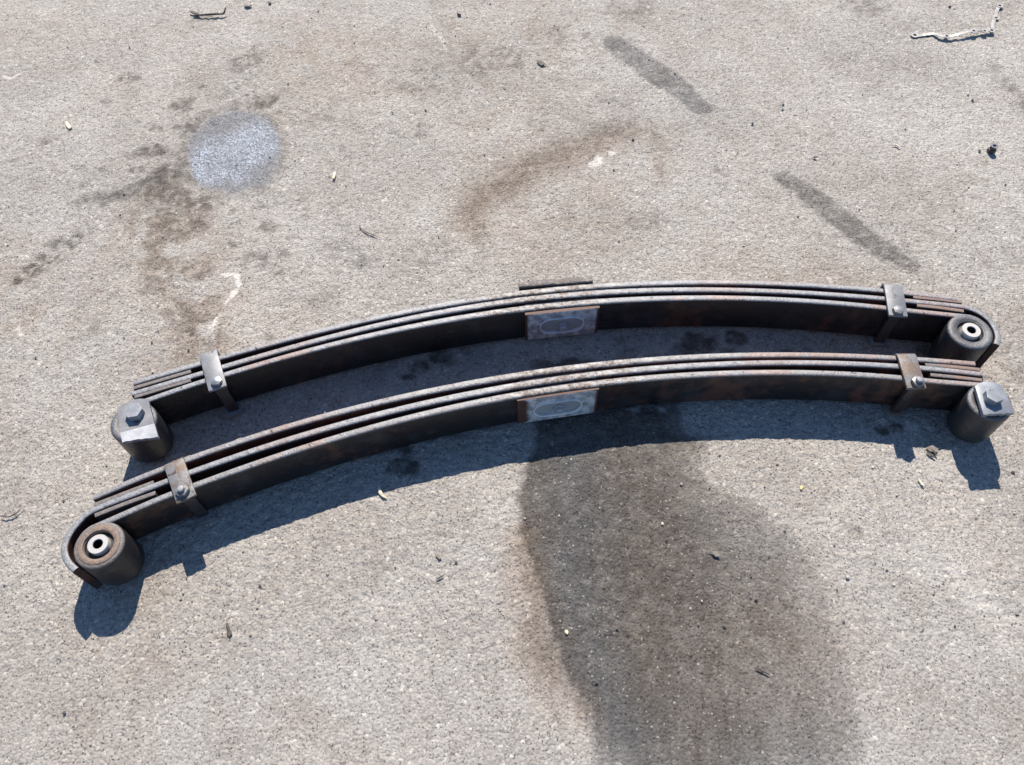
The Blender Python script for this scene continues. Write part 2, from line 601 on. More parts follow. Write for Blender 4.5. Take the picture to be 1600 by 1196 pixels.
# the vertical chain of blots left of the spring
for x, y, r, a in [(300, 430, 30, .42), (290, 490, 26, .42), (312, 520, 34, .55), (250, 450, 30, .3), (416, 401, 26, .45), (450, 300, 30, .35),
                   (470, 180, 18, .2), (505, 182, 22, .28), (540, 402, 40, .35), (636, 200, 32, .42), (655, 240, 14, .3), (855, 186, 26, .3),
                   (945, 155, 22, .25), (895, 55, 36, .3), (985, 15, 40, .3), (650, 122, 34, .3), (770, 95, 50, .32), (690, 108, 20, .25),
                   (1370, 5, 40, .35), (1420, 30, 30, .25), (1120, 470, 0, 0), (135, 520, 24, .28), (500, 470, 22, .22), (450, 470, 18, .22),
                   (700, 400, 60, .25), (740, 360, 30, .3), (1010, 345, 30, .2), (1350, 815, 30, .3), (1310, 80, 40, .2), (1390, 95, 26, .2)]:
    if r:
        lay('stain', blob(x, y, r, .022), a * 1.15, .35, .6)
rb = random.Random(31)
for i in range(60):
    x, y = rb.gauss(330, 110), rb.gauss(290, 110)
    lay('stain', blob(x, y, rb.uniform(4, 15), .006, .02), rb.uniform(.25, .6), 0, .5)
for i in range(60):
    x, y = rb.uniform(0, 1600), rb.uniform(0, 440)
    lay('stain', blob(x, y, rb.uniform(3, 16), .008, .03), rb.uniform(.12, .34), .2, .6)
lay('stain', stroke_mask([(235, 330, .7), (262, 400), (285, 460), (312, 540, .7)], 74, .06, .05), .42, .6, .5)
lay('brown', stroke_mask([(245, 300), (262, 400), (285, 460), (312, 540)], 110, .10, .06), .6, .4)
lay('stain', stroke_mask([(985, 672), (1040, 682), (1075, 700, .7)], 60, .03, .02), .9, 0, .1)
lay('stain', stroke_mask([(560, 90, .5), (640, 128), (740, 98), (840, 60, .6)], 40, .05, .05), .32, .6, .5)
# brown arc
lay('stain', stroke_mask([(735, 350, .7), (765, 300), (820, 262), (880, 232), (940, 208), (985, 195, .7)], 50, .05, .02), .42, 0, .3)
lay('brown', stroke_mask([(735, 350, .8), (765, 300), (820, 262), (880, 240), (960, 208), (1000, 202, .6)], 66, .07, .02), .95, 0)
lay('brown', stroke_mask([(1000, 202, .6), (1025, 225), (1042, 290, .6)], 26, .04, .02), .6, .1)
lay('stain', stroke_mask([(1012, 205, .6), (1030, 240), (1042, 290, .5)], 16, .02, .02), .3, .2, .5)
lay('stain', stroke_mask([(905, 255), (925, 240)], 22, .008, .015), .85, 0, 1.6)
lay('chalk', stroke_mask([(912, 262, .6), (935, 245), (955, 235, .6)], 24, .008, .02), .8, 0, 1.3)
# pinkish and grey drifts
rngp = random.Random(5)
for i in range(46):
    x, y = rngp.uniform(-40, 1640), rngp.uniform(-20, 1200)
    lay(rngp.choice(['pink', 'pink', 'brown', 'cool']), blob(x, y, rngp.uniform(50, 150), .18, .12), rngp.uniform(.2, .55), .3)
for p in [(280, 380), (240, 440), (310, 470), (480, 60), (40, 60), (560, 290), (960, 260), (1220, 760), (700, 350), (520, 150)]:
    lay('pink', blob(p[0], p[1], 110, .12, .08), .7, .3)
# chalk scratches and scuffs
for pts, w, a in [([(345, 430, .6), (368, 430), (373, 440), (366, 456), (358, 468), (350, 480), (338, 500), (322, 528, .7)], 7.5, 1.3),
                  ([(27, 500), (31, 520), (27, 550, .4)], 6, .8), ([(5, 118), (12, 124), (27, 117), (40, 111, .3)], 4.5, .7),
                  ([(672, 15, .4), (676, 45), (690, 62), (698, 80, .4)], 5, .5), ([(1278, 428, .5), (1296, 436), (1302, 445, .3)], 5, .7),
                  ([(1480, 870, .5), (1510, 925), (1540, 950), (1562, 985), (1568, 1020, .4)], 30, .35),
                  ([(1500, 600, .4), (1530, 615, .4)], 3, .3), ([(1230, 182, .6), (1250, 173, .3)], 3, .7),
                  ([(1575, 560, .6), (1600, 545, .4)], 4, .6), ([(870, 1090), (905, 1115), (925, 1170), (980, 1195)], 26, .38),
                  ([(1060, 255, .5), (1080, 235, .3)], 4, .4), ([(1010, 634), (1035, 640)], 9, .6), ([(985, 640), (1000, 636)], 5, .5),
                  ([(775, 545), (830, 532)], 14, .35), ([(1370, 664, .6), (1382, 655)], 4, .6), ([(1420, 660), (1432, 670)], 9, .5)]:
    lay('chalk', stroke_mask(pts, w, .004 if w < 12 else .03, .005), a, 0, .5)
# dark spatters under the springs
rs = random.Random(9)
for i in range(70):
    t = rs.random()
    x = 420 + 1050 * t
    y = (690 - 150 * math.sin(t * 2.2) + rs.uniform(0, 30)) if rs.random() < .5 else (570 - 75 * math.sin(t * 2.4) + rs.uniform(-5, 35))
    lay('stain', blob(x, y, rs.uniform(5, 15), .008, .01), rs.uniform(.4, .95), 0, .2)
for x, y, r in [(633, 728, 22), (635, 705, 12), (655, 575, 16), (690, 560, 18), (640, 590, 10), (1090, 540, 26), (1150, 530, 18), (1375, 670, 10), (1400, 665, 12)]:
    lay('stain', blob(x, y, r, .01, .015), .95, 0, .2)

me = bpy.data.meshes.new('ground')
nx, ny = len(xs), len(ys)
me.vertices.add(nx * ny)
co = np.empty((nx * ny, 3), np.float32)
co[:, 0], co[:, 1], co[:, 2] = GX, GY, h
me.vertices.foreach_set('co', co.ravel())
iy, ix = np.meshgrid(np.arange(ny - 1), np.arange(nx - 1), indexing='ij')
a = (iy * nx + ix).ravel()
quad = np.stack([a, a + 1, a + nx + 1, a + nx], 1).astype(np.int32)
nq = len(quad)
me.loops.add(nq * 4)
me.loops.foreach_set('vertex_index', quad.ravel())
me.polygons.add(nq)
me.polygons.foreach_set('loop_start', np.arange(0, nq * 4, 4, dtype=np.int32))
me.polygons.foreach_set('use_smooth', np.ones(nq, bool))
me.update(calc_edges=True)
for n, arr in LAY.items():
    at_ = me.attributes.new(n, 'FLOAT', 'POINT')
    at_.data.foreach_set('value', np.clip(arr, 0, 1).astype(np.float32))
print('ground quads', nq)

k = NT('old_asphalt')
warpv = k.co
grain = k.voro(210, 'Color')                      # 5 mm stones
sepg = k.n('ShaderNodeSeparateColor')
k.L(grain, sepg.inputs[0])
gd = k.voro(210, 'Distance')
g2 = k.voro(420, 'Color')
sep2 = k.n('ShaderNodeSeparateColor')
k.L(g2, sep2.inputs[0])
fine = k.noise(900, 3, .7)
med = k.noise(110, 4, .65)
big = k.noise(3.2, 5, .6)
huge = k.noise(.9, 4, .6)
base = k.mix(k.ramp(big, .38, .64), (.322, .312, .297), (.378, .368, .351))
base = k.mix(k.ramp(huge, .35, .65), base, k.mix(.5, base, (.345, .338, .322)))
base = k.mix(k.math('MULTIPLY', k.attr('pink'), .40), base, (.335, .300, .265))
base = k.mix(k.math('MULTIPLY', k.attr('cool'), .4), base, (.285, .305, .32))
# stone to stone variation
tone = k.ramp(sepg.outputs[0], 0, 1, .90, 1.10)
tone = k.math('MULTIPLY', tone, k.ramp(sep2.outputs[1], 0, 1, .92, 1.07))
tone = k.math('MULTIPLY', tone, k.ramp(med, .3, .7, .90, 1.08))
comb = k.n('ShaderNodeCombineColor')
for i in range(3):
    k.L(tone, comb.inputs[i])
base = k.mix(1.0, base, comb.outputs[0], 'MULTIPLY')
# odd pale and dark stones
base = k.mix(k.math('MULTIPLY', k.ramp(sepg.outputs[1], .965, .975), .7), base, (.55, .54, .50))
base = k.mix(k.math('MULTIPLY', k.ramp(sep2.outputs[2], .05, .03), .75), base, (.07, .06, .055))
pits = k.ramp(k.noise(260, 4, .7, .6), .40, .33)
base = k.mix(k.math('MULTIPLY', pits, .35), base, (.085, .072, .062))  # pits also darkened in the colour, for the shade inside them
for sc_, lo_, hi_, am in ((7.5, .49, .62, .91), (19, .53, .62, .93), (2.3, .44, .60, .95)):
    base = k.mix(k.math('MULTIPLY', k.ramp(k.noise(sc_, 6, .68, .4), lo_, hi_), 1.0), base, k.mix(1.0, base, (am, am * .985, am * .975), 'MULTIPLY'))
# brown, oil, chalk
base = k.mix(k.math('MULTIPLY', k.attr('brown'), .6), base, k.mix(1.0, base, (.74, .60, .49), 'MULTIPLY'))
st = k.attr('stain')
oil = k.mix(1.0, base, k.mix(k.attr('cool'), (.285, .265, .252), (.255, .262, .278)), 'MULTIPLY')
base = k.mix(st, base, oil)
spark = k.math('MULTIPLY', k.ramp(sep2.outputs[0], .985, .992), .4)
base = k.mix(spark, base, (.50, .49, .46))
ck = k.math('MULTIPLY', k.attr('chalk'), k.ramp(k.noise(230, 4, .75), .30, .46), clamp=True)
base = k.mix(k.math('MULTIPLY', ck, .85), base, (.62, .60, .57))
wet = k.attr('wet')
glint_c = k.mix(k.ramp(k.noise(240, 4, .8), .42, .60), (.050, .060, .078), (.37, .43, .53))  # sun and sky glint of the wet film, painted as pale blue specks
glint_core = k.math('MULTIPLY', k.math('MULTIPLY', wet, k.math('ADD', .15, k.math('MULTIPLY', k.attr('glint_core'), .75))), k.ramp(k.noise(11, 4, .6), .36, .56, .72, 1.0), clamp=True)
base = k.mix(glint_core, base, glint_c)
rgh = k.math('SUBTRACT', .93, k.math('MULTIPLY', st, .22))
rgh = k.math('SUBTRACT', rgh, k.math('MULTIPLY', wet, .35))
wn = k.n('ShaderNodeVectorMath', operation='MULTIPLY_ADD')
k.L(k.noise(60, 3, .6, color=True), wn.inputs[0])
wn.inputs[1].default_value = (.006, .006, .006)
k.L(k.co, wn.inputs[2])
mp = k.n('ShaderNodeMapping')
k.L(wn.outputs[0], mp.inputs[0])
mp.inputs['Scale'].default_value = (.75, 1.25, 1)
flk = k.noise(1.0, 4, .72, .8, vec=k.stretch((95, 190, 100)))
crack = k.math('MULTIPLY', k.ramp(flk, .37, .30), k.ramp(k.noise(24, 3, .6), .38, .62, .25, 1))
base = k.mix(k.math('MULTIPLY', crack, .5), base, (.07, .06, .055))
lip = k.math('MULTIPLY', k.ramp(k.noise(1.0, 3, .7, .5, vec=k.stretch((130, 240, 100))), .64, .72), .5)
base = k.mix(lip, base, k.mix(1.0, base, (1.45, 1.45, 1.45), 'MULTIPLY'))
hgt = k.math('ADD', k.math('MULTIPLY', gd, -.7), k.math('MULTIPLY', fine, .6))
hgt = k.math('ADD', hgt, k.math('MULTIPLY', med, .9))
hgt = k.math('ADD', hgt, k.math('MULTIPLY', sepg.outputs[2], .55))
hgt = k.math('SUBTRACT', hgt, k.math('MULTIPLY', pits, .9))
hgt = k.math('SUBTRACT', hgt, k.math('MULTIPLY', crack, 1.1))
k.bump(hgt, 1.0, .0021)
k.L(k.b.inputs['Normal'].links[0].from_socket, k.b.inputs['Coat Normal'])
wetc = k.math('MULTIPLY', k.math('MULTIPLY', wet, .55), k.ramp(k.noise(14, 4, .6), .34, .55, .45, 1.0))
M['ground'] = k.done(base, rgh, 0.0, k.math('ADD', .25, k.math('MULTIPLY', wet, .4)), wetc, .30)
me.materials.append(M['ground'])
ground = bpy.data.objects.new('ground', me)
COL.objects.link(ground)
ground['kind'] = 'structure'
ground['label'] = 'old pale grey asphalt with oil stains, skid marks and a damp patch'

# ------------------------------------------------------------------ the leaf springs
ZT, ZB = .090, .006


def smooth_line(pts, z, deg=5, n=26, x0=None, x1=None):
    P = np.array([at(p[0], p[1], z)[:2] for p in pts])
    x = P[:, 0]
    c, s = x.mean(), x.std()
    co_ = np.polyfit((x - c) / s, P[:, 1], deg)
    xx = np.linspace(x[0] if x0 is None else x0, x[-1] if x1 is None else x1, n)
    return [Vector((a, np.polyval(co_, (a - c) / s), 0)) for a in xx]


def arc(c, r, a0, a1, n):
    return [Vector((c[0] + r * math.cos(R(a0 + (a1 - a0) * i / n)), c[1] + r * math.sin(R(a0 + (a1 - a0) * i / n)), 0)) for i in range(n + 1)]


def taper(cx, lo, hi, half=.85, flat=.09):
    def f(t, p):
        d = max(0.0, abs(p.x - cx) - flat)
        return hi + (lo - hi) * min(1, (d / half)) ** .8
    return f


def bushing(T, c, R_in, metal_top, rust, RE=.0393):
    """rubber bush with its zinc sleeve inside a spring eye"""
    rr = .006
    rim = [(RE - rr + rr * math.sin(R(a)), ZT + .0015 - rr + rr * math.cos(R(a))) for a in range(90, -1, -15)]
    rim0 = [(RE - .011 + .011 * math.sin(R(a)), .002 + .018 - .018 * math.cos(R(a))) for a in range(0, 91, 15)]
    b = mesh('spring_eye', *lathe(c, [(.0225, .002)] + rim0 + rim + [(.0262, ZT + .0015), (.0255, ZT + .0006), (.0235, ZT + .0004), (.0222, ZT - .001), (.0222, .002)], 64),
             'eye_worn' if rust else 'eye_grey', T, autos=60)
    if rust:
        mesh('rusty_washer', *lathe(c, [(.0235, ZT + .0005), (.0235, ZT + .0024), (.0240, ZT + .0028), (.0318, ZT + .0028), (.0324, ZT + .0023), (.0324, ZT + .0005)], 48), 'eye_rust', b, autos=50)
    mesh('rubber_ring', *lathe(c, [(.0226, .006), (.0226, ZT - .006), (.0145, ZT - .005), (.0140, .006)]), 'rubber', b)
    mesh('inner_sleeve', *lathe(c, [(.0160, .004), (.0160, ZT + .004), (.0153, ZT + .005), (.0083, ZT + .005), (.0075, ZT + .004), (.0075, .004)]), 'sleeve', b, autos=50)
    mesh('bore', *lathe(c, [(.0, ZT - .03), (.00745, ZT - .03), (.00745, ZT + .0038)]), 'bore', b)
    return b


def clip(T, corners, bolt_px, mat, kind, boltmat):
    """U-shaped rebound clip: corners = back-left, back-right, front-right, front-left of its upper arm"""
    zt, th = ZT + .0075, .0055
    bl, br, fr, fl = [at(*p, zt) for p in corners]
    back, front = (bl + br) / 2, (fl + fr) / 2
    d = (front - back)
    d.z = 0
    Ln = d.length
    d.normalize()
    w = Vector((-d.y, d.x, 0))
    wid = ((bl - br).length + (fl - fr).length) / 2
    rb = .011
    out, inn = [], []
    zb = .001
    def prof(off):
        P = [(Ln - .0, zb + off)]
        r = rb - off
        for j in range(7):
            an = R(270 - 90 * j / 6)
            P.append((rb + r * math.cos(an), zb + rb + r * math.sin(an)))
        for j in range(7):
            an = R(180 - 90 * j / 6)
            P.append((rb + r * math.cos(an), zt - rb + r * math.sin(an)))
        P.append((Ln, zt - off))
        return P
    po, pi = prof(0), prof(th)
    V, F = [], []
    n = len(po)
    rnd = random.Random(int(corners[0][0]))
    for side in (-1, 1):
        for q in (po, pi):
            for s, z in q:
                e = (rnd.uniform(-.0006, .0006) if s > Ln * .9 else 0)
                V.append(back + d * (s + e) + w * (side * wid / 2) + Vector((0, 0, z - back.z)))
    A, B, C_, D = 0, n, 2 * n, 3 * n
    for i in range(n - 1):
        F += [(A + i, A + i + 1, B + i + 1, B + i), (C_ + i, C_ + i + 1, D + i + 1, D + i),
              (A + i, A + i + 1, C_ + i + 1, C_ + i), (B + i, B + i + 1, D + i + 1, D + i)]
    F += [(A, B, D, C_), (A + n - 1, B + n - 1, D + n - 1, C_ + n - 1)]
    o = mesh('rebound_clip', V, F, mat, T, bevel=.0008, autos=30)
    bc = at(*bolt_px, zt + .006)
    bc.z = 0
    rot = math.atan2(d.y, d.x) + .2
    if kind == 'head':
        mesh('bolt_head', *join(prism(hexagon(bc, .0098, rot), zt + .0002, zt + .0075), lathe(bc, [(0, zt + .0092), (.005, zt + .0088), (.0078, zt + .0073)], 18)), boltmat, o, bevel=.0006)
    else:
        mesh('nut', *prism(hexagon(bc, .0115, rot), zt + .0002, zt + .0078), boltmat, o, bevel=.0015)
        mesh('stud_end', *lathe(bc, [(.0056, zt + .005), (.0056, zt + .0125), (.0045, zt + .0135), (0, zt + .0138)], 20), 'bolt', o)
    bar = [bc + w * (a_ * .0095) + d * (b_ * .0050) for a_, b_ in ((-1, -1), (1, -1), (1, 1), (-1, 1))]
    mesh('spacer_bar', *prism(bar, .0068, zt - th - .0003), 'spacer', o, bevel=.0012)
    return o


def pad(T, name, pts, th, z0, z1, mat, off=0.0, label=None):
    P = [at(p[0], p[1], z1) for p in pts]
    P = catmull(P, 6) if len(P) > 2 else resample(P, .01)
    return mesh(name, *strip(P, th, z0, z1, .45, 4), mat, T, label=label)


def seat_plate(T, corners, slot, bolt_px, frontline):
    """pad on the concave face: outlines given on the photo, laid on the vertical front plane"""
    a, b = at(*corners[0], ZT - .003), at(*corners[1], ZT - .003)
    d = (b - a)
    d.z = 0
    L_ = d.length
    d.normalize()
    nf = Vector((d.y, -d.x, 0))                 # towards the camera side
    mid = L_ / 2
    z0, z1, zc = .008, ZT - .0036, .046
    th = .0026
    hw, hh = L_ * .29, .0205
    N = 48
    outer, inner = [], []
    Hh = (z1 - z0) / 2
    zc = (z0 + z1) / 2
    for i in range(N):
        an = 2 * math.pi * i / N
        c_, s_ = math.cos(an), math.sin(an)
        # rounded slot and rectangle sampled by the same angle
        px, pz = c_ * mid, s_ * Hh
        m = max(abs(c_), abs(s_))
        ox, oz = px / m, pz / m
        ix_, iz_ = math.copysign(hw - hh, c_) + hh * c_, hh * s_
        outer.append((ox, oz))
        inner.append((ix_, iz_))
    def P(x, z, o):
        q = a + d * (mid + x) + nf * o
        return Vector((q.x, q.y, zc + z))
    V, F = [], []
    loops = [[(x, z, -.006) for x, z in outer], [(x, z, th - .001) for x, z in outer], [(x * .99, z * .975, th) for x, z in outer],
             [(x * .86, z * .93, th) for x, z in outer],
             [(x * 1.07, z * 1.15, th) for x, z in inner], [(x * 1.04, z * 1.09, th + .0035) for x, z in inner], [(x, z, th + .0028) for x, z in inner],
             [(x * .985, z * .96, th - .0022) for x, z in inner]]
    for lp in loops:
        V += [P(*q) for q in lp]
    for l in range(len(loops) - 1):
        for i in range(N):
            k2 = (i + 1) % N
            F.append((l * N + i, l * N + k2, (l + 1) * N + k2, (l + 1) * N + i))
    o = mesh('seat_plate', V, F, 'seat', T, autos=35)
    at2 = o.data.attributes.new('rim', 'FLOAT', 'POINT')
    base = root_loc(T)
    for i, v in enumerate(o.data.vertices):
        q = Vector(v.co) + base - a
        sx = q.dot(d) - mid
        at2.data[i].value = 1.0 if abs(sx) > mid * .86 and (abs(sx) > mid * .97 or Vector(v.co).z > z1 - .0015 or (sx > 0) == (a.y > .83)) else (.8 if Vector(v.co).z > z1 - .0006 else 0.0)
    at3 = o.data.attributes.new('ring', 'FLOAT', 'POINT')
    for i, v in enumerate(o.data.vertices):
        q = Vector(v.co) + base - a
        off_ = q.dot(nf)
        at3.data[i].value = 1.0 if off_ > th + .0005 else 0.0
    # denser rim: a subdivided skirt is not needed, the shader ramps between the loops
    fl = [P(x * .985, z * .96, th - .0022) for x, z in inner]
    mesh('slot_floor', fl, [tuple(range(N))], 'seat_floor', o, smooth=False)
    bc = at(*bolt_px, .045)
    s = (bc - a).dot(d)
    c0 = a + d * s
    c0.z = zc - .003
    V, F = [], []
    prof = [(.0095, th - .0019), (.0095, th + .0015), (.0085, th + .002), (.0068, th + .002), (.0068, th + .008), (.0055, th + .0092), (0, th + .0095)]
    n = 24
    for i in range(n):
        an = 2 * math.pi * i / n
        for r, q in prof:
            V.append(c0 + d * (r * math.cos(an)) + nf * q + Vector((0, 0, r * math.sin(an))))
    m = len(prof)
    for i in range(n):
        k2 = (i + 1) % n
        for j in range(m - 1):
            F.append((i * m + j, k2 * m + j, k2 * m + j + 1, i * m + j + 1))
    mesh('centre_bolt', V, F, 'seat_floor', o)
    return o


def hanger(T, outline, hexc, hexrot, z, fold=None, th=.0075, hr=.0175, hh=.013):
    """loose steel plate bolted over a spring eye"""
    P = [at(p[0], p[1], z) for p in outline]
    V = [Vector((p.x, p.y, z)) for p in P]
    n = len(V)
    if fold:
        fa, fb = at(*fold[0], z), at(*fold[1], z)
        e = (fb - fa).normalized()
        nn = Vector((e.y, -e.x, 0))
        # split the outline along the fold and bend what lies in front
        back = [p for p in V if (p - fa).dot(nn) <= 0]
        front = [p for p in V if (p - fa).dot(nn) > 0]
        bend = []
        for p in front:
            s = (p - fa).dot(nn)
            bend.append(p - nn * s * .03 - Vector((0, 0, s * .13)))
        # outline is ordered: back points, then front-right ... front-left
        top = back + [fb] + bend + [fa]
        nb = len(back)
        nt_ = len(top)
        bot = [p - Vector((0, 0, th)) for p in top]
        F = [tuple(range(nb)) + (nb, nt_ - 1), tuple(range(nb, nt_)),
             tuple(nt_ + i for i in (list(range(nb)) + [nb, nt_ - 1]))[::-1], tuple(nt_ + i for i in range(nb, nt_))[::-1]]
        F += [(i, (i + 1) % nt_, nt_ + (i + 1) % nt_, nt_ + i) for i in range(nt_)]
        o = mesh('hanger_plate', top + bot, F, 'plate', T, smooth=True, autos=8, bevel=.0007)
        o.data.materials.append(M['plate_light'])
        base = root_loc(T)
        for f in o.data.polygons:
            if f.normal.z > .6 and (Vector(f.center) + base - fa).dot(nn) > .001:
                f.material_index = 1  # top in front of the fold takes the paler steel
    else:
        bot = [p - Vector((0, 0, th)) for p in V]
        F = [tuple(range(n)), tuple(range(n, 2 * n))[::-1]] + [(i, (i + 1) % n, n + (i + 1) % n, n + i) for i in range(n)]
        o = mesh('hanger_plate', V + bot, F, 'plate_mid', T, smooth=True, autos=25, bevel=.0009)
    c = at(*hexc, z + hh)
    mesh('hex_bolt', *prism(hexagon(c, hr, hexrot), z - .001, z + hh), 'plate_mid', o, smooth=False, bevel=.0006)
    return o, c


def eye_roll(c, Rr, a0, a1, t):
    return arc(c, Rr - t / 2, a0, a1, 40)


def ragged(P, n, amp, seed):
    """roughen a cut edge between two photo points"""
    r = random.Random(seed)
    a, b = P
    return [(a[0] + (b[0] - a[0]) * i / n + r.uniform(-amp, amp) * .3, a[1] + (b[1] - a[1]) * i / n + r.uniform(-amp, amp)) for i in range(n + 1)]


RE = .0393

# ---- the near spring (open bush at its left end, hanger plate at its right end)
near = empty('leaf_spring', (0.1, .78, 0), 'near black three-leaf truck spring with an open rusty bush at its left end', 'leaf spring', 'truck leaf springs lying on asphalt')
cL = at(156, 853, ZT); cL = Vector((-.6444, .4616, 0))
cR = at(1557, 618, .112); cR.z = 0
A = [(144.8, 776.6), (256.5, 733.8), (288.3, 720), (328, 703.4), (405.5, 681.2), (475, 656.6), (550.5, 638), (625.7, 619.5), (701, 604.5), (750, 597), (804, 588), (858.7, 580), (934.8, 570), (989, 563.5), (1050, 559), (1100, 556), (1200, 554), (1300, 555.2), (1399, 559.5), (1436, 562), (1523.5, 567.5)]
B = [(143.4, 797), (259, 753), (300.7, 737.8), (372, 711.7), (400, 701.5), (475, 679), (550.5, 657.5), (625.7, 637.5), (701, 621), (750, 612.5), (813, 602.2), (870, 594), (934.8, 585.5), (1000, 576.5), (1050, 572), (1100, 569), (1200, 566), (1300, 567.7), (1400, 572), (1442, 575.5), (1535.6, 584)]
C = [(190, 801), (234.5, 785), (270, 772), (303.4, 759), (372, 733.5), (416.5, 717), (480, 697), (550.5, 676.5), (625.7, 656), (675.9, 643.5), (726, 632), (800, 619), (869.6, 608), (937, 598.5), (1000, 591), (1050, 586.5), (1100, 584), (1200, 582), (1300, 584), (1410, 590), (1446, 593.5), (1514.5, 603)]
th_long = taper(.06, .0105, .0150, .8)
pA = smooth_line(A, ZT)
mesh('spring_leaf', *strip(resample(catmull(pA, 8), .006), th_long, ZB, ZT), 'leaf_red', near)
pB = smooth_line(B, ZT)
wrapL = [at(*p, ZT) for p in [(120.5, 817), (106.5, 836), (100, 853), (101, 868), (107, 880), (117.5, 890.5)]]
mesh('spring_leaf', *strip(resample(catmull([Vector((p.x, p.y, 0)) for p in wrapL[::-1]] + pB, 8), .005), th_long, ZB, ZT), 'leaf_brown', near)
pC = smooth_line(C, ZT)


def shrink(c, a0, a1, n=14):
    """the main leaf running tangentially into the barrel of its eye"""
    return [Vector((c[0] + (RE - .0050 - .004 * max(0, i / n - .4)) * math.cos(R(a0 + (a1 - a0) * i / n)),
                    c[1] + (RE - .0050 - .004 * max(0, i / n - .4)) * math.sin(R(a0 + (a1 - a0) * i / n)), 0)) for i in range(n + 1)]


rollL = shrink(cL, 112, 190)
rollR = shrink(cR, 78, 0)
pathC = rollL[::-1] + pC[1:-1] + rollR
mesh('spring_leaf', *strip(resample(catmull(pathC, 6), .004), th_long, ZB, ZT), 'leaf_rusty', near)
bushing(near, cL, RE - .0085, True, True)
bushing(near, cR, RE - .0085, True, False, .0368)
for nm, pts in (('liner', [(146, 789.5), (195, 770.5), (240, 753.5)]), ('liner', [(148, 805.5), (195, 787), (242.8, 770)]),
                ('liner', [(1446, 570), (1488, 573), (1530.6, 577.5)]), ('liner', [(1454, 585.5), (1495, 589.5), (1534.6, 594)])):
    pad(near, nm, pts, .0078, ZB + .002, ZT - .001, 'pad')
for off in (0, 1):
    q = [((A if off == 0 else B)[i], (B if off == 0 else C)[i]) for i in (9, 11, 12)]
    pad(near, 'centre_spacer', [(812, (595.5, 611.5)[off]), (870, (586.3, 601.5)[off]), (932, (578, 592.3)[off])], .004, ZB, ZT - .006, 'pad')
clip(near, [(254.6, 722.8), (284, 711), (307.6, 775), (274.5, 785.7)], (284, 766), 'plate_rust', 'nut', 'plate_rust')
clip(near, [(1400, 549), (1430, 549), (1448, 607), (1418, 606)], (1435, 596), 'plate_rust', 'nut', 'bolt_dark')
seat_plate(near, [(808, 625.3), (936, 607)], None, (873, 634), None)
hanger(near, [(1523.5, 604), (1528, 599.5), (1538, 596), (1550, 597), (1562.7, 601), (1570, 611), (1586, 645)] + ragged([(1584, 646), (1537, 648)], 9, .9, 3), (1555, 617), .35, .103, hr=.0150, hh=.013)

# ---- the far spring (hanger plate at its left end, open bush at its right end)
far = empty('leaf_spring', (0.05, .95, 0), 'far black three-leaf truck spring with a grey hanger plate at its left end', 'leaf spring', 'truck leaf springs lying on asphalt')
eR = Vector((.8165, .8120, 0))
eL = at(200, 649, .112); eL.z = 0
A = [(208, 598), (310.7, 569), (343, 559), (400, 542), (480, 521.5), (500.3, 517), (575.5, 499), (650.8, 483), (726, 470), (800, 460.5), (880, 451), (926, 447.3), (1000, 443), (1050, 441), (1100, 440.3), (1200, 442.3), (1300, 447.8), (1380, 453.5), (1413, 457.5), (1496, 467)]
B = [(205.4, 615), (313, 584), (348, 573.5), (400, 557.5), (475, 537.5), (550.5, 517.5), (625.7, 499), (701, 484.5), (750, 476.5), (815, 470), (880, 462.5), (934.8, 458), (1000, 453.3), (1050, 452), (1100, 451.3), (1200, 453.7), (1300, 460), (1382, 466.5), (1418, 470.4), (1505.7, 478.5)]
C = [(233, 623), (293, 603.5), (318, 595), (353, 585), (400, 571), (475, 549.5), (550.5, 530.5), (625.7, 512.5), (700, 498.5), (750, 491), (821.7, 483), (880, 476.5), (937, 471), (1000, 466.5), (1050, 465), (1100, 464), (1150, 464.7), (1250, 470), (1320, 475), (1385, 480.5), (1421, 485), (1470, 491.5)]
pA = smooth_line(A, ZT)
mesh('spring_leaf', *strip(resample(catmull(pA, 8), .006), th_long, ZB, ZT), 'leaf_brown', far)
pB = smooth_line(B, ZT)
wrapR = [at(*p, ZT) for p in [(1528, 486.5), (1545, 498), (1556, 513), (1560, 527), (1557.5, 538)]]
mesh('spring_leaf', *strip(resample(catmull(pB + [Vector((p.x, p.y, 0)) for p in wrapR], 8), .005), th_long, ZB, ZT), 'leaf_brown', far)
pC = smooth_line(C, ZT)
rollR = shrink(eR, 82, 5)
rollL = shrink(eL, 108, 185)
mesh('spring_leaf', *strip(resample(catmull(rollL[::-1] + pC[1:-1] + rollR, 6), .004), th_long, ZB, ZT), 'leaf', far)
bushing(far, eR, RE - .0085, True, False)
bushing(far, eL, RE - .0085, True, False)
for nm, pts in (('liner', [(208, 606.5), (255, 592.5), (298, 580)]), ('liner', [(210, 620.5), (255, 606.5), (298, 594)]),
                ('liner', [(1427, 464), (1465, 467.5), (1503, 472)]), ('liner', [(1433, 477), (1470, 481), (1506, 486)])):
    pad(far, nm, pts, .0078, ZB + .002, ZT - .001, 'pad')
for off in (0, 1):
    pad(far, 'centre_spacer', [(820, (464, 477)[off]), (880, (457, 469.5)[off]), (934, (452.5, 464.5)[off])], .004, ZB, ZT - .006, 'pad')
pad(far, 'back_plate', [(811, 444.5), (870, 439.5), (926, 435.5)], .0150, .008, ZT + .003, 'backpad', label='loose flat plate standing behind the rearmost leaf')
clip(far, [(310.2, 549), (336.5, 543.5), (355, 603), (325, 611)], (337.5, 595), 'plate', 'head', 'bolt')
clip(far, [(1381, 439.5), (1409, 441), (1419, 494), (1389, 493)], (1404, 484), 'plate', 'head', 'plate')
seat_plate(far, [(820.5, 491.3), (937, 479.8)], None, (879, 505), None)
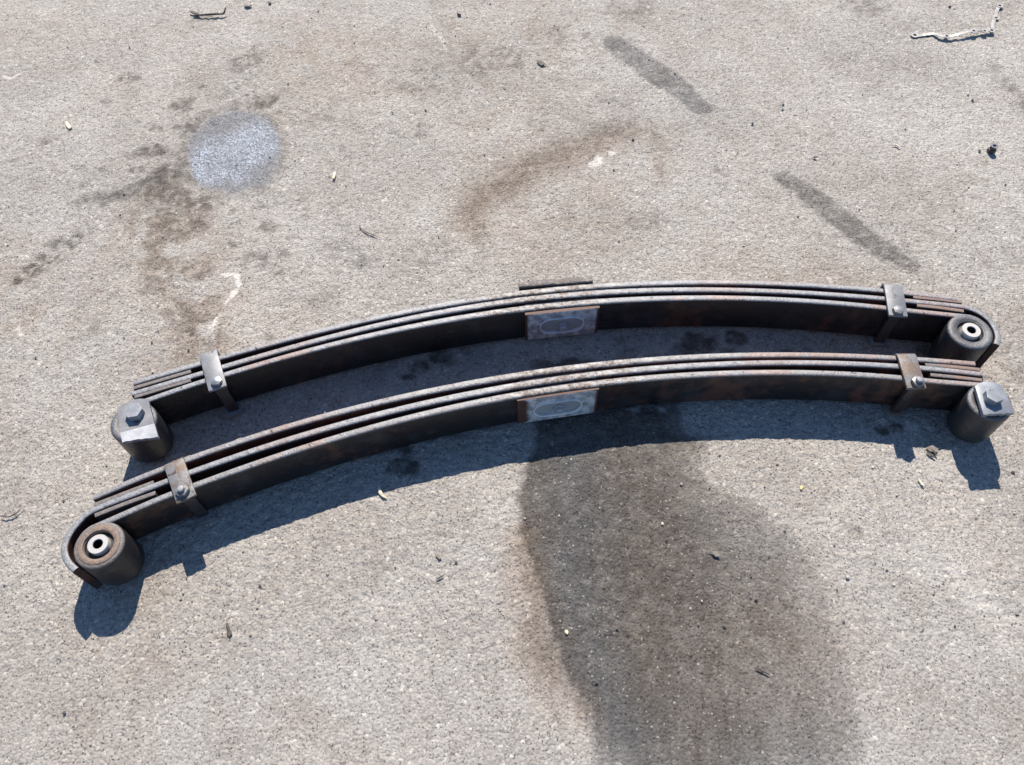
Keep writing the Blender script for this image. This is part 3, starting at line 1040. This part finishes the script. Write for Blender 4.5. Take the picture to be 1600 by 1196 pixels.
hanger(far, [(183, 640), (192, 632), (205, 625.5), (218, 623), (231, 623.5), (238, 650), (246, 683)] + ragged([(245, 681.5), (190, 690.5)], 9, .9, 5), (207.5, 641), .15, .103, fold=((187.5, 676.5), (241, 662)), hr=.0152, hh=.013)

# ------------------------------------------------------------------ small things lying about
rd = random.Random(21)


def flat_chip(name, outline, th, mat, label, cat, lift=.001, tilt=0.0, bevel=.0004):
    P = [at(p[0], p[1], .002) for p in outline]
    c = sum(P, Vector()) / len(P)
    n = len(P)
    V = []
    for zz in (lift, lift + th):
        for p in P:
            V.append(Vector((p.x, p.y, zz + tilt * (p.x - c.x + p.y - c.y))))
    F = [tuple(range(n))[::-1], tuple(range(n, 2 * n))] + [(i, (i + 1) % n, n + (i + 1) % n, n + i) for i in range(n)]
    return tag(mesh(name, V, F, mat, None, loc=(c.x, c.y, 0), smooth=False, bevel=bevel), label, cat)


def twig(name, pts, r, mat, label, cat, z=.003, lifts=None):
    P = [at(p[0], p[1], .003) for p in pts]
    for i, p in enumerate(P):
        p.z = z + (lifts[i] if lifts else 0)
    P = catmull(P, 5)
    V, F = [], []
    N = len(P)
    for i, p in enumerate(P):
        t = (P[min(N - 1, i + 1)] - P[max(0, i - 1)]).normalized()
        s = t.cross(Vector((0, 0, 1))).normalized()
        u = s.cross(t)
        rr = r * (1 - .55 * abs(2 * i / (N - 1) - 1) ** 2) * rd.uniform(.85, 1.15)
        for j in range(6):
            an = j * math.pi / 3
            V.append(p + s * rr * math.cos(an) + u * rr * .7 * math.sin(an))
    for i in range(N - 1):
        for j in range(6):
            k2 = (j + 1) % 6
            F.append((i * 6 + j, i * 6 + k2, i * 6 + 6 + k2, i * 6 + 6 + j))
    F += [tuple(range(6)), tuple((N - 1) * 6 + j for j in range(6))]
    return tag(mesh(name, V, F, mat, None, loc=(P[0].x, P[0].y, 0)), label, cat)


def stone(px, py, r, mat, label, cat='stone', name='stone', sq=.6):
    r *= .64
    c = at(px, py, r * .5)
    bm = bmesh.new()
    bmesh.ops.create_icosphere(bm, subdivisions=1, radius=r)
    for v in bm.verts:
        v.co *= rd.uniform(.7, 1.15)
        v.co.z *= sq
    V = [Vector((c.x, c.y, r * .42)) + v.co for v in bm.verts]
    F = [tuple(v.index for v in f.verts) for f in bm.faces]
    bm.free()
    return tag(mesh(name, V, F, mat, None, loc=(c.x, c.y, 0), smooth=False), label, cat)


# the torn gasket: a flat strip with ringed bolt holes
gk = empty('gasket', tuple(at(1548, 50)), 'torn L-shaped pale metal gasket strip with bolt holes at the top right', 'gasket')


def gasket_part(name, line, holes, wpx, seed):
    P = [at(p[0], p[1], .004) for p in line]
    for i, p in enumerate(P):
        p.z = line[i][2]
    C2 = catmull(P, 8)
    V, F = [], []
    N = len(C2)
    wm = wpx * .0018
    for i, p in enumerate(C2):
        t = (C2[min(N - 1, i + 1)] - C2[max(0, i - 1)])
        t.z = 0
        t.normalize()
        s = Vector((-t.y, t.x, 0))
        ww = wm / 2 * (1 + .18 * math.sin(i * 1.7 + seed))
        for a_, z_ in ((1, 0), (1, .0014), (-1, .0014), (-1, 0)):
            V.append(p + s * ww * a_ + Vector((0, 0, z_)))
    for i in range(N - 1):
        for j in range(4):
            k2 = (j + 1) % 4
            F.append((i * 4 + j, i * 4 + k2, i * 4 + 4 + k2, i * 4 + 4 + j))
    F += [(0, 1, 2, 3), tuple((N - 1) * 4 + j for j in range(4))]
    o = mesh(name, V, F, 'gasket', gk, autos=30)
    for hx, hy, hz, r in holes:
        c = at(hx, hy, hz)
        V, F = lathe(c, [(r * .5, hz), (r * .5, hz + .0021), (r, hz + .0021), (r, hz)], 20)
        mesh('bolt_hole_ring', V, F, 'gasket', o, autos=30)
        mesh('hole', *lathe(c, [(0, hz + .0019), (r * .5, hz + .0019)], 16), 'bore', o)


gasket_part('long_arm', [(1428, 56, .001), (1445, 53.5, .001), (1459, 53, .003), (1470, 58, .006), (1480, 59.5, .006), (1500, 56.5, .010), (1520, 52, .011), (1536, 50, .009), (1550, 50, .006)],
            [(1429, 56, .001, .0095), (1479, 57.5, .006, .0075), (1521, 49.5, .011, .008), (1538, 49.5, .009, .0075), (1549, 48.5, .007, .008)], 5.0, 1)
gasket_part('short_arm', [(1549, 48, .008), (1551, 38, .003), (1555, 27, .002), (1557, 18, .002), (1561, 9, .003)],
            [(1556, 29, .002, .0075), (1561.5, 10, .003, .0085)], 5.0, 2)

# small spacer nut, tipped on its side
c = at(1552, 231, .012)
nut = empty('nut', (c.x, c.y, 0), 'small dark flanged steel nut with a bright ring on top, right of the upper asphalt', 'nut')
Vn, Fn = join(prism(hexagon(c, .0095, .4), .001, .009), lathe(c, [(.0042, .015), (.0070, .015), (.0070, .008), (.0042, .008)], 20))
mesh('nut_body', Vn, Fn, 'dark_scrap', nut, bevel=.0005)
mesh('ring', *lathe(c + Vector((.001, .001, 0)), [(.0042, .0152), (.0042, .0168), (.0078, .0168), (.0078, .0152)], 24), 'nut_steel', nut, autos=30)
mesh('hole', *lathe(c, [(0, .0154), (.0042, .0154)], 16), 'bore', nut)
stone(1531, 235.5, .006, 'dark_stone', 'black pebble just left of the small nut')
stone(1520, 156, .006, 'dark_stone', 'dark grey fragment above the small nut near the right edge')
stone(1513, 147, .005, 'pale_stone', 'pale crumb beside a dark fragment above the small nut')
twig('metal_strip', [(301, 25), (320, 25.5), (340, 24.5), (350, 24), (355, 19)], .0036, 'dark_scrap', 'thin dark bent strip with an upturned right end at the top left', 'scrap strip', .004, [0, .003, .004, .004, .012])
flat_chip('scrap_flake', [(297, 19), (303, 20), (312, 23), (312, 25), (304, 24), (298, 21)], .003, 'dark_scrap', 'dark flake at the left end of the bent strip', 'flake', .004)
flat_chip('scrap_flake', [(381, 9.5), (386, 8), (394, 9), (390, 11.5), (384, 11.5)], .003, 'leaf_dry', 'brownish curled flake right of the bent strip', 'flake', .002)
stone(421, 4, .0085, 'dark_scrap', 'black lump at the very top edge left of centre', 'lump', 'lump')
flat_chip('wood_chip', [(102, 192), (106, 191), (112.5, 200), (108, 202.5), (104, 198)], .0035, 'tan_chip', 'cream wood chip on clean asphalt in the upper left', 'chip')
flat_chip('wood_chip', [(521, 270), (524, 269), (525, 273), (522.5, 280), (519, 280)], .003, 'tan_chip', 'cream wood splinter right of the damp patch', 'chip')
twig('wood_splinter', [(591, 760), (593, 767), (597, 774), (604, 779)], .0030, 'tan_chip', 'pale curved splinter just in front of the near spring shadow', 'splinter', .003)
flat_chip('paper_scrap', [(1250, 761), (1252, 758.5), (1255, 761), (1253, 766), (1250, 765)], .001, 'yellow_chip', 'tiny yellow scrap right of the big oil stain', 'scrap', .002)
stone(1325, 902, .0055, 'pale_stone', 'blue grey pebble right of the big oil stain')
flat_chip('dry_leaf', [(353, 975), (357, 974), (360, 984), (363, 990), (358, 996), (354, 991), (356, 985)], .0015, 'dead_leaf_dark', 'dark crumpled leaf shred below the near spring on the left', 'leaf', .002, .12)
flat_chip('dry_leaf', [(1108, 861), (1120, 863), (1125, 870), (1118, 871), (1113, 866)], .0012, 'leaf_dry', 'grey brown leaf scrap on the big oil stain', 'leaf', .003, .1)
twig('twig', [(1180, 1043), (1190, 1048), (1202, 1054)], .0016, 'dark_scrap', 'short dark twig on the right part of the oil stain', 'twig')
twig('twig', [(682, 906), (688, 902), (693, 899)], .0014, 'dark_scrap', 'tiny dark twig on pale asphalt left of the oil stain', 'twig')
twig('wire', [(561, 352), (565, 358), (573, 363), (583, 367), (589, 370)], .0014, 'dark_scrap', 'thin dark curved wire above the far spring', 'wire')
twig('wire', [(0, 806), (12, 808), (24, 803), (32, 796)], .0014, 'dark_scrap', 'thin dark wire at the left edge', 'wire', .003)
flat_chip('scrap_flake', [(680, 868), (686, 866), (690, 873), (686, 875)], .002, 'leaf_dry', 'dark wedge flake between near spring and stain', 'flake', .002)
stone(713, 879, .005, 'dark_stone', 'small dark crumb left of the oil stain')
flat_chip('scrap_flake', [(714, 17), (718, 18), (721, 25), (715, 23)], .0035, 'dark_scrap', 'dark triangular flake near the top centre', 'flake', .002)
stone(613, 176, .005, 'dark_stone', 'black crumb upper left of a round grey blot')
stone(665, 172, .005, 'dark_stone', 'black crumb above a round grey blot')
flat_chip('dry_leaf', [(838, 95), (846, 96), (853, 101), (845, 103), (840, 99)], .0015, 'dead_leaf_dark', 'dark shred near the top centre right', 'leaf', .002, .08)
stone(1484, 10, .007, 'dark_stone', 'black crumb at the top left of the gasket')
stone(1176, 193, .0065, 'dark_stone', 'black crumb between the two skid marks')
stone(989, 218, .006, 'dark_stone', 'black crumb right of the brown arc')
stone(1224, 163, .005, 'dark_stone', 'tiny dark crumb beside a pale crumb between the skid marks')
stone(1223, 170, .0055, 'pale_stone', 'pale crumb between the two skid marks')
flat_chip('bark_flake', [(1270, 246), (1273, 244), (1278, 246), (1272, 247.5)], .002, 'dark_scrap', 'thin dark flake above the lower skid mark', 'flake', .002)
twig('wood_splinter', [(1394, 226), (1401, 227), (1407, 231)], .0022, 'tan_chip', 'pale splinter right of the lower skid mark', 'splinter')
stone(237, 535, .0045, 'dark_stone', 'dark crumb above the left end of the far spring')
stone(885, 988, .006, 'tan_chip', 'white pebble at the left rim of the oil stain')
stone(1132, 979, .005, 'dark_stone', 'blue black pebble on the right side of the oil stain')
stone(932, 1067, .0048, 'dark_stone', 'tiny black pebble on the lower oil stain')
stone(100, 1114, .005, 'dark_stone', 'dark crumb near the bottom left corner')
twig('wood_splinter', [(1435, 748), (1440, 756), (1444, 760)], .0024, 'tan_chip', 'pale splinter below the right clip shadow', 'splinter')
twig('wood_splinter', [(1365, 661), (1372, 657), (1380, 653)], .0020, 'gasket', 'pale sliver in shade beside the right clip of the near spring', 'splinter')
stone(1583, 738, .006, 'dark_stone', 'dark crumb right of the near hanger plate shadow')
for i, (pts, g_) in enumerate([([(1452, 700), (1458, 704), (1464, 712)], 'a'), ([(1448, 706), (1456, 712), (1462, 716)], 'b')]):
    twig('grass_stem', pts, .0022, 'dead_leaf_dark', ['bent dry grass stem under the right hanger plate, upper one', 'bent dry grass stem under the right hanger plate, lower one'][i], 'twig')  # stems of a dry grass clump
flat_chip('dry_leaf', [(1446, 700), (1456, 697), (1466, 703), (1462, 707), (1452, 706)], .0012, 'leaf_dry', 'dry brown leaf between clip shadow and hanger plate shadow', 'leaf', .003, .1)

# loose grit over the asphalt, nobody could count it
bmv, bmf = [], []
gr = random.Random(77)
ico = bmesh.new()
bmesh.ops.create_icosphere(ico, subdivisions=1, radius=1)
IV = [v.co.copy() for v in ico.verts]
IF = [tuple(v.index for v in f.verts) for f in ico.faces]
ico.free()
for i in range(1700):
    y = .32 + 2.7 * gr.random() ** 1.3
    x = gr.uniform(-1, 1) * (.72 + .45 * y)
    r = .0009 + .0016 * gr.random() ** 3
    o = len(bmv)
    sx, sy, sz = gr.uniform(.7, 1.4), gr.uniform(.7, 1.4), gr.uniform(.5, .9)
    for v in IV:
        q = gr.uniform(.75, 1.15)
        bmv.append((x + v.x * r * sx * q, y + v.y * r * sy * q, .0006 + v.z * r * sz * q))
    bmf += [tuple(a_ + o for a_ in f) for f in IF]
k = NT('grit')
kc = k.noise(25, 2)
M['grit'] = k.done(k.mix(k.ramp(kc, .42, .60), (.09, .085, .08), (.42, .40, .37)), .8, 0, .4)
me = bpy.data.meshes.new('grit')
me.from_pydata(bmv, [], bmf)
me.materials.append(M['grit'])
g = bpy.data.objects.new('grit', me)
COL.objects.link(g)
g['kind'] = 'stuff'
g['label'] = 'loose grit and tiny chippings scattered over the asphalt'
for o in COL.objects:
    if '_base' in o:
        del o['_base']
